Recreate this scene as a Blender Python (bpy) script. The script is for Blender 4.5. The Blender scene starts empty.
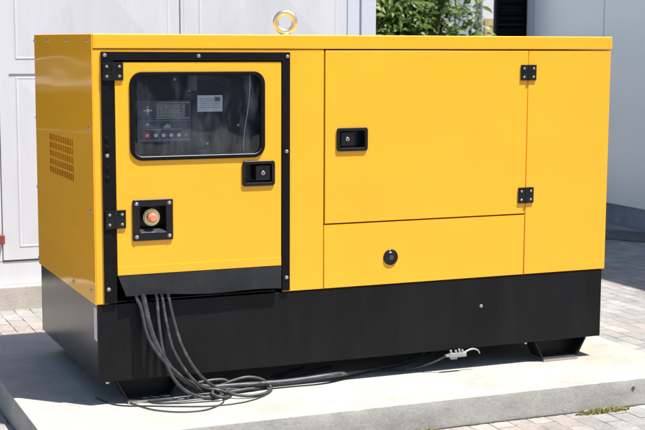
import bpy, bmesh, math, random
from mathutils import Vector, Matrix, noise
random.seed(11)
sc = bpy.context.scene
COL = sc.collection
PI = math.pi

# ------------------------------------------------------------------ materials
def new_mat(name):
    m = bpy.data.materials.new(name); m.use_nodes = True
    nt = m.node_tree
    return m, nt, nt.nodes['Principled BSDF']

def N(nt, typ, **kw):
    n = nt.nodes.new(typ)
    for k, v in kw.items():
        if k in n.inputs: n.inputs[k].default_value = v
        else: setattr(n, k, v)
    return n

def ramp(nt, stops):
    r = nt.nodes.new('ShaderNodeValToRGB')
    els = r.color_ramp.elements
    while len(els) < len(stops): els.new(0.5)
    for e, (p, c) in zip(els, stops):
        e.position = p; e.color = (*c, 1) if len(c) == 3 else c
    return r

def mat(name, col, rough=0.5, metal=0.0, spec=0.5, var=0.0, vscale=8, bump=0.0, bscale=60, rvar=0.0, coat=0.0, dirt=None, stretch=(1, 1, 1), bdet=6):
    m, nt, b = new_mat(name); L = nt.links.new
    b.inputs['Base Color'].default_value = (*col, 1)
    b.inputs['Roughness'].default_value = rough
    b.inputs['Metallic'].default_value = metal
    b.inputs['Specular IOR Level'].default_value = spec
    b.inputs['Coat Weight'].default_value = coat
    b.inputs['Coat Roughness'].default_value = 0.08
    tc = N(nt, 'ShaderNodeNewGeometry')
    mp = N(nt, 'ShaderNodeMapping'); mp.inputs['Scale'].default_value = stretch
    L(tc.outputs['Position'], mp.inputs['Vector'])
    src = None
    if var > 0:
        n = N(nt, 'ShaderNodeTexNoise', Scale=vscale, Detail=8, Roughness=0.62)
        L(mp.outputs[0], n.inputs['Vector'])
        lo = [c * (1 - var) for c in col]; hi = [min(1, c * (1 + var)) for c in col]
        r = ramp(nt, [(0.32, lo), (0.68, hi)]); L(n.outputs['Fac'], r.inputs['Fac'])
        src = r.outputs['Color']
        if rvar > 0:
            mr = N(nt, 'ShaderNodeMapRange'); mr.inputs['To Min'].default_value = max(0, rough - rvar); mr.inputs['To Max'].default_value = rough + rvar
            L(n.outputs['Fac'], mr.inputs['Value']); L(mr.outputs[0], b.inputs['Roughness'])
    if dirt:
        dcol, amount, dscale = dirt
        n2 = N(nt, 'ShaderNodeTexNoise', Scale=dscale, Detail=10, Roughness=0.7)
        L(mp.outputs[0], n2.inputs['Vector'])
        r2 = ramp(nt, [(0.52, (0, 0, 0)), (0.72, (amount,) * 3)]); L(n2.outputs['Fac'], r2.inputs['Fac'])
        mx = N(nt, 'ShaderNodeMix', data_type='RGBA')
        L(r2.outputs['Color'], mx.inputs[0])
        if src: L(src, mx.inputs[6])
        else: mx.inputs[6].default_value = (*col, 1)
        mx.inputs[7].default_value = (*dcol, 1)
        src = mx.outputs[2]
    if src: L(src, b.inputs['Base Color'])
    if bump > 0:
        n3 = N(nt, 'ShaderNodeTexNoise', Scale=bscale, Detail=bdet)
        L(mp.outputs[0], n3.inputs['Vector'])
        bp = N(nt, 'ShaderNodeBump', Strength=1.0, Distance=bump)
        L(n3.outputs['Fac'], bp.inputs['Height']); L(bp.outputs['Normal'], b.inputs['Normal'])
    return m

YEL = (0.91, 0.430, 0.024)
M = {}
M['yellow'] = mat('yellow_paint', YEL, rough=0.27, spec=0.45, var=0.03, vscale=2.5, bump=0.004, bscale=2.5, bdet=1, rvar=0.04, dirt=((0.55, 0.36, 0.12), 0.10, 9))
M['yellow_side'] = mat('yellow_paint_side', YEL, rough=0.09, spec=0.07, var=0.03, vscale=2.5, bump=0.009, bscale=2.2, bdet=0.6, stretch=(1, 0.5, 3.0), dirt=((0.55, 0.36, 0.12), 0.12, 7))
M['black'] = mat('black_powder_coat', (0.0085, 0.0085, 0.0095), rough=0.45, spec=0.16, var=0.25, vscale=3, bump=0.0005, bscale=220, dirt=((0.030, 0.029, 0.028), 0.14, 5), stretch=(2.2, 2.2, 0.7))
M['black_gloss'] = mat('black_side_coat', (0.008, 0.008, 0.009), rough=0.22, spec=0.3, var=0.2, vscale=3, bump=0.002, bscale=4)
M['rubber'] = mat('black_rubber', (0.005, 0.005, 0.006), rough=0.5, spec=0.15, bump=0.0004, bscale=150, var=0.3, vscale=30)
M['flap'] = mat('dark_flap_rubber', (0.042, 0.043, 0.047), rough=0.34, spec=0.5, var=0.25, vscale=14, bump=0.0012, bscale=40)
M['plastic'] = mat('black_plastic', (0.006, 0.006, 0.007), rough=0.3, spec=0.4, var=0.2, vscale=40)
M['void'] = mat('dark_inside', (0.012, 0.012, 0.012), rough=0.8)
M['steel'] = mat('zinc_steel', (0.50, 0.49, 0.47), rough=0.36, metal=1.0, var=0.15, vscale=80)
M['glint'] = mat('grey_glint', (0.30, 0.31, 0.32), rough=0.3)
M['eye'] = mat('forged_steel', (0.72, 0.66, 0.56), rough=0.38, metal=1.0, var=0.1, vscale=60)
M['chrome'] = mat('chrome', (0.85, 0.84, 0.82), rough=0.10, metal=1.0)
M['brass'] = mat('brass_collar', (0.85, 0.74, 0.45), rough=0.35, metal=1.0)
M['red'] = mat('faded_red_plastic', (0.70, 0.24, 0.13), rough=0.38, var=0.1, vscale=90)
M['cable'] = mat('cable_sheath', (0.036, 0.037, 0.041), rough=0.48, var=0.35, vscale=25, dirt=((0.20, 0.19, 0.17), 0.5, 30))
M['wire'] = mat('thin_wire_sheath', (0.03, 0.03, 0.03), rough=0.5)
M['clamp'] = mat('pale_clamp_metal', (0.36, 0.36, 0.34), rough=0.4, metal=0.4)
M['paper'] = mat('sticker_paper', (0.95, 0.96, 0.97), rough=0.6, var=0.05, vscale=60)
M['ink'] = mat('grey_ink', (0.28, 0.29, 0.32), rough=0.6)
M['tag'] = mat('pale_sticker', (0.55, 0.56, 0.57), rough=0.4, var=0.08, vscale=60)
M['panel_grey'] = mat('panel_board', (0.016, 0.018, 0.023), rough=0.5, var=0.5, vscale=14)
M['ctrl'] = mat('controller_face', (0.10, 0.108, 0.12), rough=0.45, var=0.1, vscale=30)
M['lcd'] = mat('display', (0.36, 0.38, 0.32), rough=0.25, var=0.12, vscale=40)
M['btn'] = mat('pale_button', (0.95, 0.95, 0.95), rough=0.5)
M['btn_red'] = mat('red_button', (0.5, 0.10, 0.09), rough=0.5)
M['btn_teal'] = mat('teal_button', (0.15, 0.50, 0.45), rough=0.5)
M['line'] = mat('printed_line', (0.75, 0.76, 0.76), rough=0.5)
M['white_metal'] = mat('white_gate_paint', (0.62, 0.63, 0.66), rough=0.42, var=0.04, vscale=2.5, bump=0.002, bscale=5, dirt=((0.55, 0.55, 0.55), 0.3, 3), stretch=(3, 1, 0.6))
M['white_post'] = mat('pale_post_paint', (0.58, 0.61, 0.68), rough=0.45, var=0.04, vscale=3)
M['blue_clad'] = mat('blue_grey_cladding', (0.86, 0.88, 0.90), metal=0.22, rough=0.36, spec=0.8, var=0.02, vscale=1.3, bump=0.0015, bscale=3, stretch=(1, 1, .4))
M['dark_glass'] = mat('dark_glazing', (0.010, 0.011, 0.012), rough=0.25)
M['mid_grey'] = mat('mid_grey_metal', (0.11, 0.11, 0.11), rough=0.5)
M['mid_dark'] = mat('dark_grey_metal', (0.03, 0.029, 0.027), rough=0.5)
M['plinth'] = mat('dark_plinth', (0.24, 0.27, 0.32), rough=0.7, var=0.2, vscale=5)
M['facade'] = mat('grey_render', (0.50, 0.51, 0.47), rough=0.9, var=0.12, vscale=3)
M['dark_wall'] = mat('dark_render', (0.17, 0.175, 0.18), rough=0.9, var=0.1, vscale=1)
M['tan'] = mat('tan_board', (0.42, 0.32, 0.17), rough=0.8, var=0.3, vscale=6, stretch=(6, 6, 1))
M['palepost'] = mat('pale_frame', (0.62, 0.62, 0.62), rough=0.5)
M['window'] = mat('facade_window', (0.28, 0.33, 0.38), rough=0.12, var=0.3, vscale=2)
M['louvre'] = mat('black_louvre', (0.006, 0.0065, 0.007), rough=0.6, spec=0.15)
M['brown'] = mat('brown_wood', (0.10, 0.055, 0.04), rough=0.7, var=0.35, vscale=10, stretch=(6, 6, 1))
M['bark'] = mat('bark', (0.10, 0.085, 0.05), rough=0.9, var=0.4, vscale=20, bump=0.01, bscale=40)
M['lock_red'] = mat('rusty_lock', (0.22, 0.06, 0.04), rough=0.5, var=0.3, vscale=60)
M['hole'] = mat('dark_hole', (0.07, 0.06, 0.05), rough=0.9, var=0.4, vscale=80)
M['joint'] = mat('joint_dirt', (0.075, 0.07, 0.06), rough=0.95, var=0.5, vscale=60, bump=0.004, bscale=200)
M['ground_patch'] = mat('dark_patch_grey', (0.085, 0.080, 0.078), rough=0.7, var=0.4, vscale=20)

def leaf_mat(name, c0, c1, c2, trans=0.45):
    m, nt, b = new_mat(name); L = nt.links.new
    g = N(nt, 'ShaderNodeNewGeometry')
    r = ramp(nt, [(0.0, c0), (0.55, c1), (1.0, c2)])
    L(g.outputs['Random Per Island'], r.inputs['Fac'])
    L(r.outputs['Color'], b.inputs['Base Color'])
    b.inputs['Roughness'].default_value = 0.42
    tr = N(nt, 'ShaderNodeBsdfTranslucent'); L(r.outputs['Color'], tr.inputs['Color'])
    mx = N(nt, 'ShaderNodeMixShader'); mx.inputs['Fac'].default_value = trans
    out = nt.nodes['Material Output']
    L(b.outputs[0], mx.inputs[1]); L(tr.outputs[0], mx.inputs[2]); L(mx.outputs[0], out.inputs['Surface'])
    return m
M['leaf'] = leaf_mat('leaf', (0.035, 0.075, 0.012), (0.12, 0.19, 0.035), (0.30, 0.36, 0.10))
M['weed'] = leaf_mat('weed_leaf', (0.14, 0.13, 0.03), (0.24, 0.23, 0.06), (0.36, 0.32, 0.14))

def glass_mat():
    m, nt, b = new_mat('acrylic_window'); L = nt.links.new
    nt.nodes.remove(b)
    tr = N(nt, 'ShaderNodeBsdfTransparent'); tr.inputs['Color'].default_value = (0.93, 0.95, 0.97, 1)
    gl = N(nt, 'ShaderNodeBsdfGlossy', Roughness=0.03)
    df = N(nt, 'ShaderNodeBsdfDiffuse'); df.inputs['Color'].default_value = (0.55, 0.62, 0.72, 1)
    fr = N(nt, 'ShaderNodeFresnel', IOR=1.4)
    mx = N(nt, 'ShaderNodeMixShader'); L(fr.outputs[0], mx.inputs['Fac']); L(tr.outputs[0], mx.inputs[1]); L(gl.outputs[0], mx.inputs[2])
    # dust specks on the acrylic, plus upright pale streaks painted in for reflected light
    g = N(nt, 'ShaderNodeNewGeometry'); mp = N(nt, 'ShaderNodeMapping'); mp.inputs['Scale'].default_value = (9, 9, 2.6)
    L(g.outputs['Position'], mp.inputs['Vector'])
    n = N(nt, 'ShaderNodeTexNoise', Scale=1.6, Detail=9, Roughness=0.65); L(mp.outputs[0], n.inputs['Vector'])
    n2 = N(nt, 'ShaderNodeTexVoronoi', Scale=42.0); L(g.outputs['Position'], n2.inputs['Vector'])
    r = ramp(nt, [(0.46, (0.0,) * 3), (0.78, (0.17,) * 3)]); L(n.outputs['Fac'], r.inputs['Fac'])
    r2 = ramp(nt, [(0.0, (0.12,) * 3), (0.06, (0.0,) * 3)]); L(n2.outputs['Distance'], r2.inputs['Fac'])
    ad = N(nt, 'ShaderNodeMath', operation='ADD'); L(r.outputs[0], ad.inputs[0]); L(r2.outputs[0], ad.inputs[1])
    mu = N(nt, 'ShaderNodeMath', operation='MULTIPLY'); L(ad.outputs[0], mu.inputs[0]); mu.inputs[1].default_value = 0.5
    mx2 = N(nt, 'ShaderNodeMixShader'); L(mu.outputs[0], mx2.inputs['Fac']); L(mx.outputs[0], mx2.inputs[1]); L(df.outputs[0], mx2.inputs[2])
    bn = N(nt, 'ShaderNodeTexNoise', Scale=4.0); L(g.outputs['Position'], bn.inputs['Vector'])
    bp = N(nt, 'ShaderNodeBump', Distance=0.004); L(bn.outputs['Fac'], bp.inputs['Height']); L(bp.outputs[0], gl.inputs['Normal'])
    L(mx2.outputs[0], nt.nodes['Material Output'].inputs['Surface'])
    return m
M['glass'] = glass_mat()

def paver_mat():
    m, nt, b = new_mat('concrete_pavers'); L = nt.links.new
    g = N(nt, 'ShaderNodeNewGeometry')
    mp = N(nt, 'ShaderNodeMapping'); mp.inputs['Rotation'].default_value = (0, 0, math.radians(90)); mp.inputs['Location'].default_value = (0.03, 0.02, 0)
    L(g.outputs['Position'], mp.inputs['Vector'])
    dn = N(nt, 'ShaderNodeTexNoise', Scale=14.0, Detail=3); L(g.outputs['Position'], dn.inputs['Vector'])
    dv = N(nt, 'ShaderNodeVectorMath', operation='SCALE'); dv.inputs['Scale'].default_value = 0.006
    L(dn.outputs['Color'], dv.inputs[0])
    av = N(nt, 'ShaderNodeVectorMath', operation='ADD'); L(mp.outputs[0], av.inputs[0]); L(dv.outputs[0], av.inputs[1])
    br = N(nt, 'ShaderNodeTexBrick'); br.offset = 0.5; br.squash = 1.0
    br.inputs['Scale'].default_value = 1.0
    br.inputs['Brick Width'].default_value = 0.165; br.inputs['Row Height'].default_value = 0.083
    br.inputs['Mortar Size'].default_value = 0.0032; br.inputs['Mortar Smooth'].default_value = 0.3; br.inputs['Bias'].default_value = 0.0
    br.inputs['Color1'].default_value = (0.255, 0.252, 0.244, 1); br.inputs['Color2'].default_value = (0.35, 0.34, 0.325, 1)
    br.inputs['Mortar'].default_value = (0.16, 0.152, 0.14, 1)
    L(av.outputs[0], br.inputs['Vector'])
    jn = N(nt, 'ShaderNodeTexNoise', Scale=7.0, Detail=4, Roughness=0.6); L(g.outputs['Position'], jn.inputs['Vector'])
    jr = ramp(nt, [(0.42, (0.26, 0.25, 0.235)), (0.50, (0.17, 0.16, 0.145)), (0.60, (0.045, 0.042, 0.038))]); L(jn.outputs['Fac'], jr.inputs['Fac']); L(jr.outputs['Color'], br.inputs['Mortar'])
    # pinkish area of older pavers
    n1 = N(nt, 'ShaderNodeTexNoise', Scale=0.9, Detail=2); L(g.outputs['Position'], n1.inputs['Vector'])
    r1 = ramp(nt, [(0.48, (1, 1, 1)), (0.60, (1.0, 0.91, 0.88))]); L(n1.outputs['Fac'], r1.inputs['Fac'])
    mu = N(nt, 'ShaderNodeMix', data_type='RGBA', blend_type='MULTIPLY'); mu.inputs[0].default_value = 1
    L(br.outputs['Color'], mu.inputs[6]); L(r1.outputs['Color'], mu.inputs[7])
    n2 = N(nt, 'ShaderNodeTexNoise', Scale=60, Detail=8, Roughness=0.75); L(g.outputs['Position'], n2.inputs['Vector'])
    r2 = ramp(nt, [(0.3, (0.72,) * 3), (0.7, (1.15,) * 3)]); L(n2.outputs['Fac'], r2.inputs['Fac'])
    m2 = N(nt, 'ShaderNodeMix', data_type='RGBA', blend_type='MULTIPLY'); m2.inputs[0].default_value = 1
    L(mu.outputs[2], m2.inputs[6]); L(r2.outputs['Color'], m2.inputs[7])
    n3 = N(nt, 'ShaderNodeTexNoise', Scale=3.2, Detail=9, Roughness=0.7); L(g.outputs['Position'], n3.inputs['Vector'])
    r3 = ramp(nt, [(0.35, (0.80,) * 3), (0.65, (1.1,) * 3)]); L(n3.outputs['Fac'], r3.inputs['Fac'])
    m3 = N(nt, 'ShaderNodeMix', data_type='RGBA', blend_type='MULTIPLY'); m3.inputs[0].default_value = 1
    L(m2.outputs[2], m3.inputs[6]); L(r3.outputs['Color'], m3.inputs[7])
    L(m3.outputs[2], b.inputs['Base Color']); b.inputs['Roughness'].default_value = 0.88
    bf = N(nt, 'ShaderNodeMath', operation='MULTIPLY_ADD'); L(br.outputs['Fac'], bf.inputs[0]); bf.inputs[1].default_value = -1.0; 
    L(n2.outputs['Fac'], bf.inputs[2])
    bp = N(nt, 'ShaderNodeBump', Distance=0.004, Strength=0.8); L(bf.outputs[0], bp.inputs['Height']); L(bp.outputs[0], b.inputs['Normal'])
    return m
M['paver'] = paver_mat()

def concrete_mat(name, col, stain_xy=None):
    m, nt, b = new_mat(name); L = nt.links.new
    g = N(nt, 'ShaderNodeNewGeometry')
    n = N(nt, 'ShaderNodeTexNoise', Scale=5, Detail=10, Roughness=0.7); L(g.outputs['Position'], n.inputs['Vector'])
    r = ramp(nt, [(0.3, [c * 0.80 for c in col]), (0.7, [c * 1.08 for c in col])]); L(n.outputs['Fac'], r.inputs['Fac'])
    n2 = N(nt, 'ShaderNodeTexNoise', Scale=90, Detail=8, Roughness=0.8); L(g.outputs['Position'], n2.inputs['Vector'])
    r2 = ramp(nt, [(0.30, (0.62,) * 3), (0.5, (1.0,) * 3), (0.75, (1.1,) * 3)]); L(n2.outputs['Fac'], r2.inputs['Fac'])
    mu = N(nt, 'ShaderNodeMix', data_type='RGBA', blend_type='MULTIPLY'); mu.inputs[0].default_value = 0.75
    L(r.outputs['Color'], mu.inputs[6]); L(r2.outputs['Color'], mu.inputs[7])
    # pits
    v = N(nt, 'ShaderNodeTexVoronoi', Scale=26.0); L(g.outputs['Position'], v.inputs['Vector'])
    rv = ramp(nt, [(0.05, (0.35,) * 3), (0.12, (1.0,) * 3)]); L(v.outputs['Distance'], rv.inputs['Fac'])
    m2 = N(nt, 'ShaderNodeMix', data_type='RGBA', blend_type='MULTIPLY'); 
    n4 = N(nt, 'ShaderNodeTexNoise', Scale=4.0, Detail=2); L(g.outputs['Position'], n4.inputs['Vector'])
    r4 = ramp(nt, [(0.5, (0, 0, 0)), (0.6, (0.8,) * 3)]); L(n4.outputs['Fac'], r4.inputs['Fac']); L(r4.outputs['Color'], m2.inputs[0])
    L(mu.outputs[2], m2.inputs[6]); L(rv.outputs['Color'], m2.inputs[7])
    # dark weather streaks and patches
    mp = N(nt, 'ShaderNodeMapping'); mp.inputs['Scale'].default_value = (2.2, 2.2, 5.0); L(g.outputs['Position'], mp.inputs['Vector'])
    n5 = N(nt, 'ShaderNodeTexNoise', Scale=2.0, Detail=10, Roughness=0.72); L(mp.outputs[0], n5.inputs['Vector'])
    r5 = ramp(nt, [(0.53, (0, 0, 0)), (0.72, (0.42,) * 3)]); L(n5.outputs['Fac'], r5.inputs['Fac'])
    m3 = N(nt, 'ShaderNodeMix', data_type='RGBA'); L(r5.outputs['Color'], m3.inputs[0]); L(m2.outputs[2], m3.inputs[6])
    m3.inputs[7].default_value = (col[0] * 0.5, col[1] * 0.46, col[2] * 0.41, 1)
    cur = m3.outputs[2]
    if stain_xy:
        sx, sy, rad = stain_xy
        sub = N(nt, 'ShaderNodeVectorMath', operation='SUBTRACT'); sub.inputs[1].default_value = (sx, sy, -0.088)
        L(g.outputs['Position'], sub.inputs[0])
        ln = N(nt, 'ShaderNodeVectorMath', operation='LENGTH'); L(sub.outputs[0], ln.inputs[0])
        ad = N(nt, 'ShaderNodeMath', operation='MULTIPLY_ADD'); L(n.outputs['Fac'], ad.inputs[0]); ad.inputs[1].default_value = 0.25; L(ln.outputs['Value'], ad.inputs[2])
        rs = ramp(nt, [(rad * 0.4, (0.65,) * 3), (rad + 0.1, (0,) * 3)]); L(ad.outputs[0], rs.inputs['Fac'])
        m4 = N(nt, 'ShaderNodeMix', data_type='RGBA'); L(rs.outputs['Color'], m4.inputs[0]); L(cur, m4.inputs[6]); m4.inputs[7].default_value = (0.34, 0.25, 0.17, 1)
        cur = m4.outputs[2]
    L(cur, b.inputs['Base Color']); b.inputs['Roughness'].default_value = 0.9
    a2 = N(nt, 'ShaderNodeMath', operation='ADD'); L(n2.outputs['Fac'], a2.inputs[0]); L(n.outputs['Fac'], a2.inputs[1])
    bp = N(nt, 'ShaderNodeBump', Distance=0.0035, Strength=0.6); L(a2.outputs[0], bp.inputs['Height']); L(bp.outputs[0], b.inputs['Normal'])
    return m
M['slab'] = concrete_mat('slab_concrete', (0.40, 0.388, 0.355), (2.12, 0.02, 0.30))
M['kerb'] = concrete_mat('plinth_concrete', (0.52, 0.48, 0.43))

# ------------------------------------------------------------------ object helpers
ORG = {}                                   # world origin of every object (no object is rotated)
def tag(o, label=None, cat=None, group=None, kind=None):
    for k, v in (('label', label), ('category', cat), ('group', group), ('kind', kind)):
        if v: o[k] = v
    return o

def thing(name, loc, label, cat, group=None):
    o = bpy.data.objects.new(name, None); COL.objects.link(o)
    o.location = loc; ORG[o.name] = Vector(loc); o.empty_display_size = 0.1
    return tag(o, label, cat, group)

def link(name, me, m, parent=None, origin=None):
    """me holds world coordinates; re-centre on its own origin"""
    if origin is None:
        xs = [v.co for v in me.vertices]
        origin = Vector((sum(v.x for v in xs), sum(v.y for v in xs), sum(v.z for v in xs))) / max(1, len(xs))
    else: origin = Vector(origin)
    me.transform(Matrix.Translation(-origin))
    me.materials.clear(); me.materials.append(m)
    o = bpy.data.objects.new(name, me); COL.objects.link(o)
    base = ORG[parent.name] if parent else Vector((0, 0, 0))
    o.parent = parent; o.location = origin - base
    ORG[o.name] = origin
    return o

def weight(o):
    w = o.modifiers.new('face_weighted_normals', 'WEIGHTED_NORMAL'); w.keep_sharp = True; w.weight = 90

def fin(bm, name, m, parent=None, smooth=None, origin=None):
    me = bpy.data.meshes.new(name); bm.to_mesh(me); bm.free()
    if smooth is not None:
        me.shade_smooth(); me.set_sharp_from_angle(angle=math.radians(smooth))
    o = link(name, me, m, parent, origin)
    if smooth == 30: weight(o)
    return o

def copy_part(o, world_loc, parent):
    c = o.copy(); COL.objects.link(c); c.parent = parent
    c.location = Vector(world_loc) - ORG[parent.name]; ORG[c.name] = Vector(world_loc)
    return c

def add_box(bm, a, b, bev=0.0, seg=2):
    v = [bm.verts.new((x, y, z)) for x in (a[0], b[0]) for y in (a[1], b[1]) for z in (a[2], b[2])]
    fs = [bm.faces.new([v[i] for i in q]) for q in ((0, 1, 3, 2), (4, 6, 7, 5), (0, 4, 5, 1), (2, 3, 7, 6), (0, 2, 6, 4), (1, 5, 7, 3))]
    if bev > 0:
        es = list({e for f in fs for e in f.edges})
        bmesh.ops.bevel(bm, geom=es, offset=bev, segments=seg, profile=0.6, affect='EDGES')
    return bm

def box(name, a, b, m, parent=None, bev=0.0, seg=2, smooth=30):
    return fin(add_box(bmesh.new(), a, b, bev, seg), name, m, parent, smooth if bev > 0 else None)

def cyl_bm(bm, p, axis, r, h, seg=24, r2=None, bev=0.0):
    """cylinder from point p along axis, length h"""
    axis = Vector(axis).normalized()
    mtx = Matrix.Translation(Vector(p) + axis * h / 2) @ axis.to_track_quat('Z', 'Y').to_matrix().to_4x4()
    n0 = len(bm.verts)
    ret = bmesh.ops.create_cone(bm, cap_ends=True, segments=seg, radius1=r, radius2=r if r2 is None else r2, depth=h, matrix=mtx)
    if bev > 0:
        top = [e for e in {e for v in ret['verts'] for e in v.link_edges} if all(((v.co - Vector(p)).dot(axis) > h * 0.9) for v in e.verts)]
        bmesh.ops.bevel(bm, geom=top, offset=bev, segments=3, affect='EDGES')
    return bm

def rrect(x0, x1, z0, z1, r, n=8):
    if r <= 0: return [(x0, z0), (x1, z0), (x1, z1), (x0, z1)]
    out = []
    for cx, cz, a0 in ((x1 - r, z0 + r, -90), (x1 - r, z1 - r, 0), (x0 + r, z1 - r, 90), (x0 + r, z0 + r, 180)):
        for k in range(n + 1):
            a = math.radians(a0 + 90 * k / n); out.append((cx + r * math.cos(a), cz + r * math.sin(a)))
    return out

def circ(cx, cz, r, n=32): return [(cx + r * math.cos(2 * PI * k / n), cz + r * math.sin(2 * PI * k / n)) for k in range(n)]

def plate(name, outer, holes, front, thick, m, parent, bev=0.0015, plane='front'):
    """a flat sheet with real holes; plane 'front' faces -y at y=front, 'side' faces -x at x=front (2-D x = -world y),
    'back' faces +y, 'right' faces +x"""
    cu = bpy.data.curves.new(name, 'CURVE'); cu.dimensions = '2D'; cu.fill_mode = 'BOTH'
    cu.extrude = thick / 2 - bev; cu.bevel_depth = bev; cu.bevel_resolution = 2; cu.offset = -bev
    for loop in [outer] + holes:
        s = cu.splines.new('POLY'); s.points.add(len(loop) - 1); s.use_cyclic_u = True
        for p, (x, z) in zip(s.points, loop): p.co = (x, z, 0, 1)
    tmp = bpy.data.objects.new('tmp', cu); COL.objects.link(tmp)
    dg = bpy.context.evaluated_depsgraph_get(); dg.update()
    me = bpy.data.meshes.new_from_object(tmp.evaluated_get(dg), depsgraph=dg)
    bpy.data.objects.remove(tmp); bpy.data.curves.remove(cu)
    me.name = name
    if plane == 'front':
        X = Matrix(((1, 0, 0, 0), (0, 0, -1, front + thick / 2), (0, 1, 0, 0), (0, 0, 0, 1)))
    elif plane == 'side':
        X = Matrix(((0, 0, -1, front + thick / 2), (-1, 0, 0, 0), (0, 1, 0, 0), (0, 0, 0, 1)))
    elif plane == 'right':
        X = Matrix(((0, 0, 1, front - thick / 2), (1, 0, 0, 0), (0, 1, 0, 0), (0, 0, 0, 1)))
    me.transform(X)
    bm = bmesh.new(); bm.from_mesh(me); bmesh.ops.remove_doubles(bm, verts=bm.verts, dist=1e-5)
    bmesh.ops.recalc_face_normals(bm, faces=bm.faces); bm.to_mesh(me); bm.free()
    me.shade_smooth(); me.set_sharp_from_angle(angle=math.radians(50))
    o = link(name, me, m, parent); weight(o); return o

def recess_bm(bm, x0, x1, z0, z1, y0, y1):
    """an open-fronted box let into the front"""
    c = [(x0, z0), (x1, z0), (x1, z1), (x0, z1)]
    f = [bm.verts.new((x, y0, z)) for x, z in c]; b = [bm.verts.new((x, y1, z)) for x, z in c]
    for k in range(4):
        j = (k + 1) % 4; bm.faces.new((f[k], f[j], b[j], b[k]))
    bm.faces.new(b)
    return bm

def smooth_path(pts, n=8):
    P = [Vector(p) for p in pts]; P = [2 * P[0] - P[1]] + P + [2 * P[-1] - P[-2]]
    out = []
    for i in range(1, len(P) - 2):
        for k in range(n):
            t = k / n; a, b, c, d = P[i - 1:i + 3]
            out.append(0.5 * ((2 * b) + (-a + c) * t + (2 * a - 5 * b + 4 * c - d) * t * t + (-a + 3 * b - 3 * c + d) * t ** 3))
    out.append(P[-2]); return out

def tube_bm(bm, pts, r, seg=12, n=8, rend=None, closed=False):
    path = smooth_path(pts, n) if n > 0 else [Vector(p) for p in pts]
    up = Vector((0.3, 0.2, 0.93)); rings = []
    for i, p in enumerate(path):
        t = (path[min(i + 1, len(path) - 1)] - path[max(i - 1, 0)]).normalized()
        s = t.cross(up)
        if s.length < 1e-4: s = t.cross(Vector((1, 0, 0)))
        s.normalize(); u = s.cross(t).normalized(); up = u
        rr = r if rend is None else r + (rend - r) * i / (len(path) - 1)
        rings.append([bm.verts.new(p + (s * math.cos(2 * PI * k / seg) + u * math.sin(2 * PI * k / seg)) * rr) for k in range(seg)])
    for a, b in zip(rings, rings[1:]):
        for k in range(seg): bm.faces.new((a[k], a[(k + 1) % seg], b[(k + 1) % seg], b[k]))
    bm.faces.new(rings[0][::-1]); bm.faces.new(rings[-1])
    return bm

def tube(name, pts, r, m, parent=None, **k): return fin(tube_bm(bmesh.new(), pts, r, **k), name, m, parent, 60)

# ------------------------------------------------------------------ setting: ground and slab
GZ, SZ = -0.195, -0.088
bm = bmesh.new()
add_box(bm, (-60, -40, GZ - 0.5), (60, 60, GZ))
o = fin(bm, 'paved_ground', M['paver'], origin=(0, 0, GZ)); tag(o, 'grey concrete block paving around the slab', kind='structure')

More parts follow.
